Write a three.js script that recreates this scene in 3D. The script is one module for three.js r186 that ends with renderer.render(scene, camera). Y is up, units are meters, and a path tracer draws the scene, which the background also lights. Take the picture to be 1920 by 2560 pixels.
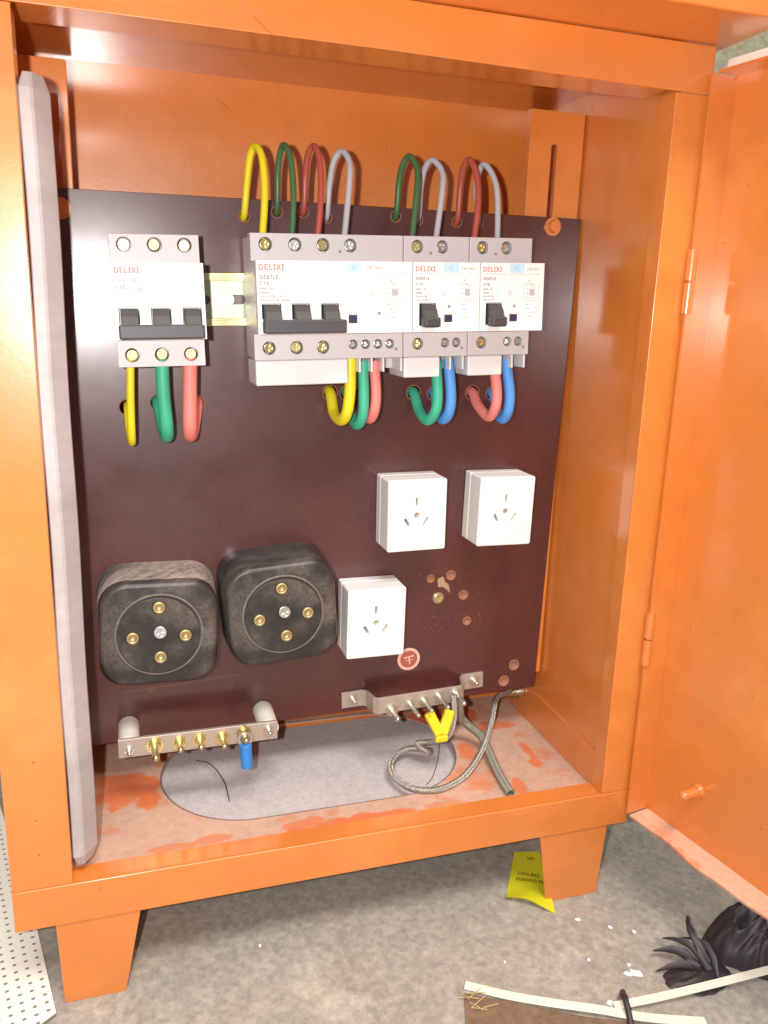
import * as THREE from 'three';
import { mergeGeometries } from 'three/addons/utils/BufferGeometryUtils.js';
import { RoundedBoxGeometry } from 'three/addons/geometries/RoundedBoxGeometry.js';
import { RectAreaLightUniformsLib } from 'three/addons/lights/RectAreaLightUniformsLib.js';

// ------------------------------------------------------------------ camera, lamps, exposure
const scene = new THREE.Scene();
const camera = new THREE.PerspectiveCamera(64.4, 0.75, 0.02, 30);
camera.position.set(0.0041, 0.4494, 0.5871);
camera.rotation.order = 'YXZ';
camera.rotation.set(-0.24307, -0.31242, 0.0313);
scene.background = new THREE.Color().setRGB(0.25, 0.24, 0.235);       // dim room round the cabinet

RectAreaLightUniformsLib.init();
const flash = new THREE.PointLight(new THREE.Color().setRGB(1.0, 0.95, 0.93), 0.9, 0, 2);   // the phone's flash, just left of the lens
flash.name = 'phone_flash';
flash.position.set(-0.034, 0.458, 0.589);
flash.castShadow = true; flash.shadow.radius = 0.3;
scene.add(flash);
const ceilingLamp = new THREE.RectAreaLight(new THREE.Color().setRGB(1.0, 0.96, 0.9), 20, 1.2, 0.6);  // soft room lamp overhead
ceilingLamp.name = 'room_lamp';
ceilingLamp.position.set(0.25, 2.3, 1.25);
ceilingLamp.lookAt(0.15, 0.2, 0.1);
scene.add(ceilingLamp);

const renderer = new THREE.WebGLRenderer({ antialias: true });
renderer.toneMapping = THREE.LinearToneMapping;
renderer.toneMappingExposure = 1.17;
renderer.shadowMap.enabled = true;

// ------------------------------------------------------------------ helpers
let seed = 20241;
const rnd = () => { seed = (seed + 0x6D2B79F5) | 0; let t = Math.imul(seed ^ (seed >>> 15), 1 | seed); t = (t + Math.imul(t ^ (t >>> 7), 61 | t)) ^ t; return ((t ^ (t >>> 14)) >>> 0) / 4294967296; };
const rr = (a, b) => a + (b - a) * rnd();
const V = (x, y, z) => new THREE.Vector3(x, y, z);
const hash = (x, y) => { let h = Math.imul(x, 374761393) + Math.imul(y, 668265263); h = Math.imul(h ^ (h >>> 13), 1274126177); return ((h ^ (h >>> 16)) >>> 0) / 4294967296; };
function vnoise(x, y, per) {                                         // tiling value noise
  const xi = Math.floor(x), yi = Math.floor(y), fx = x - xi, fy = y - yi, w = (n) => ((n % per) + per) % per;
  const sx = fx * fx * (3 - 2 * fx), sy = fy * fy * (3 - 2 * fy);
  const a = hash(w(xi), w(yi)), b = hash(w(xi + 1), w(yi)), c = hash(w(xi), w(yi + 1)), d = hash(w(xi + 1), w(yi + 1));
  return a + (b - a) * sx + (c - a) * sy + (a - b - c + d) * sx * sy;
}
const fbm = (u, v, f, oct) => { let s = 0, a = 0.5, t = 0; for (let i = 0; i < oct; i++) { s += a * vnoise(u * f + i * 7.3 * 0, v * f, f); t += a; a *= 0.55; f *= 2; } return s / t; };
const S = (a, b, x) => { const t = Math.min(1, Math.max(0, (x - a) / (b - a))); return t * t * (3 - 2 * t); };
function dataTex(n, fn, srgb, rx = 1, ry = 1) {                      // fn(u,v) -> [r,g,b] 0..1
  const d = new Uint8Array(n * n * 4);
  for (let j = 0; j < n; j++) for (let i = 0; i < n; i++) { const c = fn(i / n, j / n), k = (j * n + i) * 4; d[k] = c[0] * 255; d[k + 1] = c[1] * 255; d[k + 2] = c[2] * 255; d[k + 3] = 255; }
  const t = new THREE.DataTexture(d, n, n); t.wrapS = t.wrapT = THREE.RepeatWrapping; t.magFilter = THREE.LinearFilter; t.minFilter = THREE.LinearMipmapLinearFilter; t.generateMipmaps = true;
  if (srgb) t.colorSpace = THREE.SRGBColorSpace; t.repeat.set(rx, ry); t.needsUpdate = true; return t;
}
function canvasTex(w, h, draw) { const c = document.createElement('canvas'); c.width = w; c.height = h; draw(c.getContext('2d'), w, h); const t = new THREE.CanvasTexture(c); t.colorSpace = THREE.SRGBColorSpace; t.anisotropy = 8; return t; }
const taken = {};
const numbered = (n) => { taken[n] = (taken[n] ?? -1) + 1; return taken[n] ? `${n}_${String(taken[n]).padStart(3, '0')}` : n; };
const mesh = (name, geo, m, parent, label) => {
  const list = Array.isArray(geo) ? geo : [geo];
  const g = list.length === 1 ? list[0] : mergeGeometries(list.map((x) => { const q = x.index ? x.toNonIndexed() : x; for (const k of Object.keys(q.attributes)) if (!['position', 'normal', 'uv'].includes(k)) q.deleteAttribute(k); return q; }));
  const o = new THREE.Mesh(g, m); o.castShadow = o.receiveShadow = true; o.name = parent ? name : numbered(name); (parent ?? scene).add(o);
  if (label) o.userData.label = label;
  return o;
};
const thing = (name, label, category, pos = [0, 0, 0], group) => { const o = new THREE.Group(); o.name = numbered(name); o.position.set(...pos); o.userData = { label, category }; if (group) o.userData.group = group; scene.add(o); return o; };
const tag = (o, label, category, group) => { o.userData = { label, category }; if (group) o.userData.group = group; return o; };
const setting = (o) => { o.userData = { kind: 'structure' }; return o; };
const at = (g, x, y, z) => (g.translate(x, y, z), g);
function boxUV(g) {                                                  // uv in metres from the dominant normal
  const p = g.attributes.position, n = g.attributes.normal, uv = new Float32Array(p.count * 2);
  for (let i = 0; i < p.count; i++) { const ax = Math.abs(n.getX(i)), ay = Math.abs(n.getY(i)), az = Math.abs(n.getZ(i)); const [u, v] = ax > ay && ax > az ? [p.getZ(i), p.getY(i)] : ay > az ? [p.getX(i), p.getZ(i)] : [p.getX(i), p.getY(i)]; uv[2 * i] = u; uv[2 * i + 1] = v; }
  g.setAttribute('uv', new THREE.BufferAttribute(uv, 2)); return g;
}
const box = (x0, x1, y0, y1, z0, z1, r = 0) => { const w = x1 - x0, h = y1 - y0, d = z1 - z0; const g = r ? new RoundedBoxGeometry(w, h, d, 2, Math.min(r, w / 2.02, h / 2.02, d / 2.02)) : new THREE.BoxGeometry(w, h, d); return boxUV(at(g, (x0 + x1) / 2, (y0 + y1) / 2, (z0 + z1) / 2)); };
const poly = (pts) => new THREE.Shape(pts.map(([x, y]) => new THREE.Vector2(x, y)));
const rrect = (x0, x1, y0, y1, r) => { const s = new THREE.Shape(); s.moveTo(x0 + r, y0); s.lineTo(x1 - r, y0); s.absarc(x1 - r, y0 + r, r, -Math.PI / 2, 0); s.lineTo(x1, y1 - r); s.absarc(x1 - r, y1 - r, r, 0, Math.PI / 2); s.lineTo(x0 + r, y1); s.absarc(x0 + r, y1 - r, r, Math.PI / 2, Math.PI); s.lineTo(x0, y0 + r); s.absarc(x0 + r, y0 + r, r, Math.PI, 1.5 * Math.PI); return s; };
const circ = (x, y, r) => { const p = new THREE.Path(); p.absarc(x, y, r, 0, Math.PI * 2, true); return p; };
const rectHole = (x0, x1, y0, y1) => { const p = new THREE.Path(); p.moveTo(x0, y0); p.lineTo(x0, y1); p.lineTo(x1, y1); p.lineTo(x1, y0); p.closePath(); return p; };
const ext = (shape, z0, z1, bevel = 0, seg = 14) => at(new THREE.ExtrudeGeometry(shape, { depth: z1 - z0 - 2 * bevel, bevelEnabled: bevel > 0, bevelThickness: bevel, bevelSize: bevel, bevelOffset: -bevel, bevelSegments: 2, curveSegments: seg }), 0, 0, z0 + bevel);
const tube = (pts, r, seg = 60, rad = 12) => new THREE.TubeGeometry(new THREE.CatmullRomCurve3(pts.map((p) => V(...p)), false, 'catmullrom', 0.5), seg, r, rad, false);
const cylZ = (x, y, z0, z1, r, r2 = r, n = 24) => { const g = new THREE.CylinderGeometry(r2, r, z1 - z0, n); g.rotateX(Math.PI / 2); return at(g, x, y, (z0 + z1) / 2); };
const cylY = (x, z, y0, y1, r, n = 20) => at(new THREE.CylinderGeometry(r, r, y1 - y0, n), x, (y0 + y1) / 2, z);

// ------------------------------------------------------------------ materials
const rgb = (r, g, b) => new THREE.Color().setRGB(r, g, b);
const grain = canvasTex(1024, 1024, (c, w, h) => {                   // paint mottling, dusty smears, scratches and chips
  const im = c.createImageData(w, h);
  for (let j = 0; j < h; j++) for (let i = 0; i < w; i++) {
    const u = i / w, v = j / h, a = fbm(u, v, 4, 5), b = fbm(u + 0.37, v + 0.11, 16, 5), f = hash(i, j), dust = S(0.46, 0.78, a) * 0.6 * (0.4 + b), k = 0.92 + 0.07 * b + 0.02 * (f - 0.5), q = (j * w + i) * 4;
    im.data[q] = 255 * Math.min(1, k * (0.97 + 0.03 * dust)); im.data[q + 1] = 255 * Math.min(1, k * (0.86 + 0.14 * dust)); im.data[q + 2] = 255 * Math.min(1, k * (0.72 + 0.28 * dust)); im.data[q + 3] = 255;
  }
  c.putImageData(im, 0, 0);
  for (let k = 0; k < 70; k++) { const x = rr(0, w), y = rr(0, h), l = rr(6, 60), an = rr(0, 6.3); c.strokeStyle = rnd() < 0.7 ? `rgba(255,236,214,${rr(0.1, 0.45)})` : `rgba(120,60,40,${rr(0.1, 0.4)})`; c.lineWidth = rr(0.6, 2); c.beginPath(); c.moveTo(x, y); c.quadraticCurveTo(x + Math.cos(an) * l * 0.5 + rr(-6, 6), y + Math.sin(an) * l * 0.5 + rr(-6, 6), x + Math.cos(an) * l, y + Math.sin(an) * l); c.stroke(); }
  for (let k = 0; k < 60; k++) { c.fillStyle = rnd() < 0.55 ? `rgba(255,240,225,${rr(0.2, 0.6)})` : `rgba(90,50,40,${rr(0.2, 0.6)})`; c.beginPath(); c.ellipse(rr(0, w), rr(0, h), rr(0.8, 4), rr(0.8, 3), rr(0, 3), 0, 7); c.fill(); }
});
grain.wrapS = grain.wrapT = THREE.RepeatWrapping; grain.repeat.set(3.3, 3.3);
const peel = dataTex(256, (u, v) => { const h = fbm(u, v, 32, 2); return [h, h, h]; }, false, 14, 14);
const roughTex = dataTex(256, (u, v) => { const h = 0.62 + 0.38 * fbm(u, v, 8, 5); return [h, h, h]; }, false, 5, 5);
const orange = new THREE.MeshPhysicalMaterial({ color: rgb(0.82, 0.325, 0.085), map: grain, ior: 1.6, roughness: 0.42, roughnessMap: roughTex, bumpMap: peel, bumpScale: 0.00003, clearcoat: 1, clearcoatRoughness: 0.17 });
const plastic = (r, g, b, rough = 0.45) => new THREE.MeshStandardMaterial({ color: rgb(r, g, b), roughness: rough });
const M = {
  grey: plastic(0.56, 0.54, 0.55), white: plastic(0.82, 0.82, 0.8, 0.4), cover: plastic(0.72, 0.71, 0.71),
  dark: plastic(0.05, 0.046, 0.052, 0.5), hole: plastic(0.02, 0.02, 0.02, 0.9),
  brass: new THREE.MeshStandardMaterial({ color: rgb(0.72, 0.62, 0.33), metalness: 1, roughness: 0.34 }),
  zinc: new THREE.MeshStandardMaterial({ color: rgb(0.66, 0.65, 0.6), metalness: 1, roughness: 0.38 }),
  dull: new THREE.MeshStandardMaterial({ color: rgb(0.56, 0.5, 0.43), metalness: 0.75, roughness: 0.55, bumpMap: peel, bumpScale: 0.0001 }),
  yellow: plastic(0.78, 0.66, 0.02, 0.42), green: plastic(0.05, 0.43, 0.27, 0.5), dgreen: plastic(0.06, 0.15, 0.06, 0.4), pink: plastic(0.78, 0.23, 0.2, 0.5), red: plastic(0.42, 0.09, 0.065, 0.4),
  lgrey: plastic(0.45, 0.46, 0.5, 0.42), blue: plastic(0.085, 0.31, 0.76, 0.5),
};

// ------------------------------------------------------------------ ground and wall behind
const concrete = dataTex(1024, (u, v) => {
  const a = fbm(u, v, 3, 7), b = fbm(u + 0.5, v + 0.2, 128, 3), c = fbm(u + 0.2, v + 0.7, 14, 4), sp = hash(Math.floor(u * 1024), Math.floor(v * 1024)), sc = S(0.62, 0.72, c) * 0.1;
  const k = 0.66 + 0.14 * a + 0.2 * (b - 0.5) + sc * 0.6 + (sp > 0.985 ? 0.12 : sp < 0.012 ? -0.2 : 0);
  const warm = S(0.5, 0.68, fbm(u + 0.8, v + 0.4, 6, 4));
  return [k * (0.97 + 0.02 * warm), k * (0.96 - 0.02 * warm), k * (0.915 - 0.04 * warm)].map((x) => Math.max(0, Math.min(1, x)));
}, true, 1.9, 1.9);
const concreteBump = dataTex(512, (u, v) => { const h = 0.7 * fbm(u, v, 24, 5) + 0.3 * fbm(u + 0.3, v, 5, 3); return [h, h, h]; }, false, 2.2, 2.2);
const floorGeo = new THREE.PlaneGeometry(6, 5, 1, 1); floorGeo.rotateX(-Math.PI / 2); floorGeo.translate(0.2, 0, 1.9); boxUV(floorGeo);
setting(mesh('floor', floorGeo, new THREE.MeshStandardMaterial({ color: rgb(0.72, 0.675, 0.645), map: concrete, roughness: 0.85, bumpMap: concreteBump, bumpScale: 0.0012 })));
setting(mesh('wall', box(-2.8, 3.2, 0.002, 1.2, -0.32, -0.22), new THREE.MeshStandardMaterial({ color: rgb(0.85, 0.84, 0.66), roughness: 0.9, map: concrete })));

// ------------------------------------------------------------------ the cabinet
const cab = thing('cabinet', 'orange steel electrical cabinet with its door open, standing on stubby feet', 'cabinet', [0, 0, 0]);
const OL = -0.0764, IL = -0.0405, IR = 0.3433, OR = 0.3692, ZF = 0.1076, ZB = -0.075, WR = 0.347;
mesh('back_panel', box(OL + 0.0015, WR, 0.078, 0.614, ZB - 0.0015, ZB), orange, cab);
mesh('side_panel', box(OL, OL + 0.0014, 0.064, 0.6165, ZB - 0.0015, ZF - 0.002), orange, cab);
mesh('side_panel', box(WR, WR + 0.0016, 0.064, 0.6165, ZB - 0.0015, ZF - 0.002), orange, cab);
mesh('top_panel', box(OL + 0.0016, WR - 0.0002, 0.612, 0.6135, ZB, ZF - 0.0185), orange, cab);
mesh('frame_stile', [box(OL, IL, 0.0905, 0.5897, ZF - 0.0018, ZF, 0.0006), box(IL - 0.0016, IL, 0.0905, 0.5897, ZF - 0.016, ZF - 0.0019)], orange, cab);
mesh('frame_stile', [box(IR, OR, 0.0905, 0.5882, ZF - 0.0018, ZF, 0.0006), box(IR, IR + 0.0015, 0.0905, 0.5882, ZF - 0.014, ZF - 0.0019)], orange, cab);
const railTop = poly([[OL, 0.5899], [0.1504, 0.5903], [OR, 0.5884], [OR, 0.6166], [OL, 0.6166]]);
mesh('frame_rail', [boxUV(ext(railTop, ZF - 0.0018, ZF + 0.0004, 0.0005)), box(IL + 0.002, IR - 0.001, 0.5905, 0.592, ZF - 0.032, ZF - 0.0019), box(IL + 0.002, IR - 0.001, 0.592, 0.604, ZF - 0.032, ZF - 0.0306)], orange, cab);
mesh('frame_rail', [box(OL, OR, 0.0617, 0.0903, ZF - 0.0018, ZF + 0.0004, 0.0006), box(OL + 0.003, WR - 0.0005, 0.0886, 0.0902, ZF - 0.017, ZF - 0.0019), box(OL + 0.003, WR - 0.0005, 0.0625, 0.0641, ZF - 0.03, ZF - 0.0019)], orange, cab);
// hood over the front
mesh('hood', [box(-0.16, 0.378, 0.6172, 0.70, ZB - 0.06, 0.16, 0.0012)], orange, cab);
// pan: dusty orange floor with the long oval opening, grey plate under it
const PX0 = -0.076, PX1 = 0.347, PZ0 = -0.076, PZ1 = 0.108;
const panTex = canvasTex(1400, 600, (c, w, h) => {
  const X = (x) => (x - PX0) / (PX1 - PX0) * w, Y = (z) => (z - PZ0) / (PZ1 - PZ0) * h;
  const im = c.createImageData(w, h);
  const clean = [[-0.006, 0.004, 0.026, 0.02, 0.9], [0.008, 0.018, 0.012, 0.016, 0.95], [-0.022, -0.012, 0.012, 0.01, 0.8], [0.285, -0.045, 0.03, 0.014, 0.95], [0.305, -0.02, 0.022, 0.009, 0.9], [0.27, 0.02, 0.009, 0.014, 0.8], [0.262, 0.064, 0.014, 0.012, 0.6], [0.322, 0.03, 0.004, 0.014, 0.85], [0.319, 0.046, 0.005, 0.009, 0.8], [0.155, 0.084, 0.045, 0.006, 0.95], [0.115, 0.078, 0.02, 0.005, 0.7], [0.289, 0.078, 0.006, 0.014, 0.8], [0.05, 0.079, 0.01, 0.004, 0.6], [0.02, 0.081, 0.016, 0.003, 0.6], [0.215, 0.082, 0.012, 0.004, 0.5], [0.255, -0.052, 0.03, 0.01, 0.9], [0.255, 0.045, 0.01, 0.012, 0.55]];
  for (let j = 0; j < h; j++) for (let i = 0; i < w; i++) {
    const x = PX0 + i / w * (PX1 - PX0), z = PZ0 + j / h * (PZ1 - PZ0), u = x * 2.4 + 3, v = z * 2.4 + 3;
    const n = fbm(u, v, 24, 5), n2 = fbm(u + 0.3, v + 0.6, 90, 3), n3 = fbm(u + 0.7, v + 0.2, 8, 4);
    let o = 0; for (const [cx, cz, rx, rz, s] of clean) { const d = Math.hypot((x - cx) / rx, (z - cz) / rz) + (n - 0.5) * 1.7 + (n2 - 0.5) * 0.35; o = Math.max(o, s * (1 - S(0.72, 1.14, d))); }
    o = Math.max(o, 0.4 * S(0.6, 0.72, n)); 
    o *= 0.9 + 0.3 * (n2 - 0.5); const k = 0.92 + 0.1 * (n2 - 0.5) + 0.12 * (n3 - 0.5), dr = 222 * k, dg = 182 * k, db = 160 * k, a = (j * w + i) * 4;
    const sp = hash(i, j) > 0.9975 ? 0.6 : 1;
    im.data[a] = (dr + (222 - dr) * o) * sp; im.data[a + 1] = (dg + (112 - dg) * o) * sp; im.data[a + 2] = (db + (62 - db) * o) * sp; im.data[a + 3] = 255;
  }
  c.putImageData(im, 0, 0);
});
panTex.wrapS = panTex.wrapT = THREE.ClampToEdgeWrapping;
const panM = new THREE.MeshStandardMaterial({ map: panTex, color: rgb(0.92, 0.9, 0.88), roughness: 0.82, bumpMap: concreteBump, bumpScale: 0.0003 });
const oval = new THREE.Path(); oval.absarc(0.085, 0.003, 0.067, Math.PI / 2, Math.PI * 1.5, false); oval.absarc(0.195, 0.003, 0.067, -Math.PI / 2, Math.PI / 2, false);
const panS = poly([[OL + 0.002, -0.0906], [WR - 0.0006, -0.0906], [WR - 0.0006, 0.0745], [OL + 0.002, 0.0745]]); panS.holes.push(oval);
const panG = ext(panS, 0, 0.0016, 0, 40); panG.rotateX(-Math.PI / 2); panG.translate(0, 0.0844, 0);
{ const p = panG.attributes.position, uv = panG.attributes.uv; for (let i = 0; i < p.count; i++) uv.setXY(i, (p.getX(i) - PX0) / (PX1 - PX0), 1 - (p.getZ(i) - PZ0) / (PZ1 - PZ0)); }
mesh('floor_pan', panG, panM, cab, 'orange pan floor under pinkish dust with wiped patches');
const dustGrey = dataTex(512, (u, v) => { const a = fbm(u, v, 6, 5), b = fbm(u + 0.3, v + 0.6, 60, 3), sp = hash(Math.floor(u * 512), Math.floor(v * 512)); const k = 0.78 + 0.06 * a + 0.1 * (b - 0.5) + (sp < 0.01 ? -0.3 : 0); return [k, k * 0.965, k * 0.945].map((x) => Math.max(0.1, x)); }, true, 5, 5);
const sealTex = dataTex(256, (u, v) => { const k = 0.86 + 0.1 * fbm(u, v, 5, 4) + 0.06 * (fbm(u + 0.4, v, 40, 2) - 0.5); return [k, k * 0.99, k * 0.985]; }, true, 6, 6);
mesh('gland_plate', box(0.008, 0.272, 0.0778, 0.0793, -0.0735, 0.0775), new THREE.MeshStandardMaterial({ color: rgb(0.88, 0.89, 0.93), map: dustGrey, roughness: 0.8, metalness: 0.1, bumpMap: concreteBump, bumpScale: 0.0003 }), cab, 'dusty grey plate closing the oval floor opening');
{ const pts = []; for (let k = 0; k < 96; k++) { const a = k / 96 * 2, L = 0.11, q = 0.067; let u = k / 96 * (2 * L + 2 * Math.PI * q); let x, z; if (u < L) { x = 0.085 + u; z = 0.003 + q; } else if (u < L + Math.PI * q) { const t = (u - L) / q; x = 0.195 + Math.sin(t) * q; z = 0.003 + Math.cos(t) * q; } else if (u < 2 * L + Math.PI * q) { x = 0.195 - (u - L - Math.PI * q); z = 0.003 - q; } else { const t = (u - 2 * L - Math.PI * q) / q; x = 0.085 - Math.sin(t) * q; z = 0.003 - Math.cos(t) * q; } pts.push(V(x, 0.0861, -z)); } mesh('opening_outline', new THREE.TubeGeometry(new THREE.CatmullRomCurve3(pts, true), 220, 0.0005, 6, true), plastic(0.2, 0.13, 0.12, 0.7), cab, 'thin dark outline round the oval floor opening'); }  // thin dark tube traced along the rim of the oval opening
mesh('pan_flange', [box(WR - 0.0016, WR - 0.0001, 0.0862, 0.118, ZB + 0.001, 0.0985)], orange, cab);
mesh('pan_flange', [box(OL + 0.0016, OL + 0.003, 0.0862, 0.118, ZB + 0.001, 0.0985)], orange, cab);
// board brackets: channels with a long slot
for (const [x0, x1, y1] of [[-0.0735, -0.0215, 0.5945], [0.3005, 0.3455, 0.5975]]) {
  const s = rrect(x0, x1, 0.142, y1, 0.0006), cx = x1 > 0.2 ? 0.3215 : -0.03; const h = new THREE.Path(); h.moveTo(cx - 0.0026, 0.47); h.lineTo(cx - 0.0026, 0.572); h.absarc(cx, 0.572, 0.0026, Math.PI, 0, true); h.lineTo(cx + 0.0026, 0.47); h.closePath(); s.holes.push(h);
  mesh('board_bracket', [boxUV(ext(s, -0.0072, -0.0054, 0.0003)), box(x0, x0 + 0.0015, 0.142, y1, -0.0125, -0.0073), box(x1 - 0.0015, x1, 0.142, y1, -0.0125, -0.0073)], orange, cab);
}
// feet: folded trapezoid plates
const foot = (x0t, x1t, x0b, x1b, zf, side) => { const s = poly([[x0b, 0], [x1b, 0], [x1t, 0.0616], [x0t, 0.0616]]); const z0 = side < 0 ? x0b : x1b, zt = side < 0 ? x0t : x1t; const dir = zf > 0 ? -1 : 1; const q = poly([[0, 0], [0.034 * 1, 0], [0.046, 0.0616], [0, 0.0616]]); const g = ext(q, 0, 0.0016); g.rotateY(dir < 0 ? Math.PI / 2 : -Math.PI / 2); g.translate(dir < 0 ? z0 - (side > 0 ? 0.0016 : 0) : z0 + (side < 0 ? 0.0016 : 0), 0, zf + dir * 0.0008); return mesh('foot', [boxUV(ext(s, zf - 0.0018, zf, 0.0004)), boxUV(g)], orange, cab); };
foot(-0.0526, -0.0004, -0.0506, -0.0122, ZF - 0.001, -1); foot(0.2933, 0.3524, 0.3036, 0.3485, ZF - 0.001, 1);
foot(-0.0526, -0.0004, -0.0506, -0.0122, -0.072, -1); foot(0.2933, 0.3524, 0.3036, 0.3485, -0.072, 1);
// grey rubber seal standing inside the left stile
{
  const pr = [[-0.0403, 0.0835], [-0.0403, 0.1005], [-0.0396, 0.1016], [-0.0345, 0.1016], [-0.0330, 0.1006], [-0.0258, 0.0895], [-0.0256, 0.0860], [-0.0268, 0.0835]];
  const y0 = 0.0968, y1 = 0.5615, g = [], N = 60, ctr = [-0.0335, 0.093], pos = [], idx = [], uv = [];
  for (let i = 0; i <= N; i++) { const t = i / N, y = y0 + (y1 - y0) * t, e = Math.min(t, 1 - t) * (y1 - y0), k = e < 0.006 ? Math.sqrt(1 - Math.pow(1 - e / 0.006, 2)) * 0.35 + 0.65 : 1; for (const [x, z] of pr) { pos.push(ctr[0] + (x - ctr[0]) * k + 0.00035 * Math.sin(t * 17), y, ctr[1] + (z - ctr[1]) * k); uv.push((x + z) * 1, y); } }
  const n = pr.length; for (let i = 0; i < N; i++) for (let j = 0; j < n; j++) { const a = i * n + j, b = i * n + (j + 1) % n; idx.push(a, b, a + n, b, b + n, a + n); }
  for (let j = 1; j < n - 1; j++) { idx.push(0, j + 1, j); idx.push(N * n, N * n + j, N * n + j + 1); }
  let sg = new THREE.BufferGeometry(); sg.setAttribute('position', new THREE.Float32BufferAttribute(pos, 3)); sg.setAttribute('uv', new THREE.Float32BufferAttribute(uv, 2)); sg.setIndex(idx); sg = sg.toNonIndexed(); sg.computeVertexNormals();
  mesh('door_seal', sg, new THREE.MeshStandardMaterial({ color: rgb(0.53, 0.5, 0.5), map: sealTex, roughness: 0.6, bumpMap: peel, bumpScale: 0.00005 }), cab, 'grey rubber sealing strip along the latch side');
}
// hinges
for (const yc of [0.474, 0.219]) for (const s of [-1, 1]) mesh('hinge_knuckle', [cylY(0.3668, ZF + 0.0035, yc + (s < 0 ? -0.0205 : 0.0008), yc + (s < 0 ? -0.0008 : 0.0205), 0.0034)], yc > 0.4 ? orange : orange, cab);
// door: group turned about its hinge edge
const doorG = new THREE.Group(); doorG.name = 'door'; doorG.position.set(0.3862, 0, 0.1072); doorG.rotation.y = -80 * Math.PI / 180; cab.add(doorG);
mesh('door_panel', box(0, 0.43, 0.0705, 0.6025, -0.0015, 0, 0.0005), orange, doorG);
mesh('door_flange', box(0.0, 0.0015, 0.0725, 0.6005, 0.0001, 0.0212), orange, doorG);
mesh('door_flange', box(0.0016, 0.43, 0.601, 0.6025, 0.0001, 0.017), orange, doorG);
{ // bent lower lip
  const g = new THREE.PlaneGeometry(0.428, 0.019, 90, 4); g.rotateX(-Math.PI / 2); const p = g.attributes.position;
  for (let i = 0; i < p.count; i++) { const x = p.getX(i), z = p.getZ(i), t = (0.0095 + z) / 0.019; p.setXYZ(i, x + 0.2155, 0.0715 + t * (0.0008 * Math.sin(x * 60) + 0.0007 * Math.sin(x * 143 + 1) - 0.001), z + 0.0096 + t * 0.0007 * Math.sin(x * 75)); }
  const g2 = g.clone(); g2.translate(0, -0.0014, 0); g.computeVertexNormals(); g2.computeVertexNormals(); const lipT = dataTex(512, (u, v) => { const n = fbm(u, v, 6, 5), m = fbm(u + 0.4, v + 0.3, 60, 3), o = 0.6 * S(0.53, 0.72, n + 0.3 * (m - 0.5)), k = 0.94 + 0.12 * (m - 0.5); return [k * (0.9 + 0.0 * o), k * (0.72 - 0.26 * o), k * (0.6 - 0.33 * o)].map((x) => Math.min(1, x)); }, true, 5, 5);
  mesh('door_flange', [boxUV(g), boxUV(g2)], new THREE.MeshStandardMaterial({ map: lipT, roughness: 0.75 }), doorG, 'dusty lower lip of the door');
}
mesh('latch_stud', [cylZ(0.046, 0.113, 0.0, 0.0035, 0.0058, 0.005), cylZ(0.046, 0.113, 0.003, 0.014, 0.0042, 0.0038), at(new THREE.SphereGeometry(0.0038, 16, 8), 0.046, 0.113, 0.014)], orange, doorG);
mesh('rivet', [at(new THREE.SphereGeometry(0.0009, 10, 6), 0.008, 0.5, 0.0005)], orange, doorG);

// white foam strip along the door's upper edge
{ const d = thing('foam_strip', 'white foam strip lying along the top edge of the open orange door', 'foam strip', [0.3862, 0.6027, 0.107]); d.rotation.y = -80 * Math.PI / 180; mesh('strip', new RoundedBoxGeometry(0.3, 0.0075, 0.009, 3, 0.003).translate(0.15, 0.0038, 0.006), plastic(0.85, 0.84, 0.72, 0.7), d); }

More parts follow.
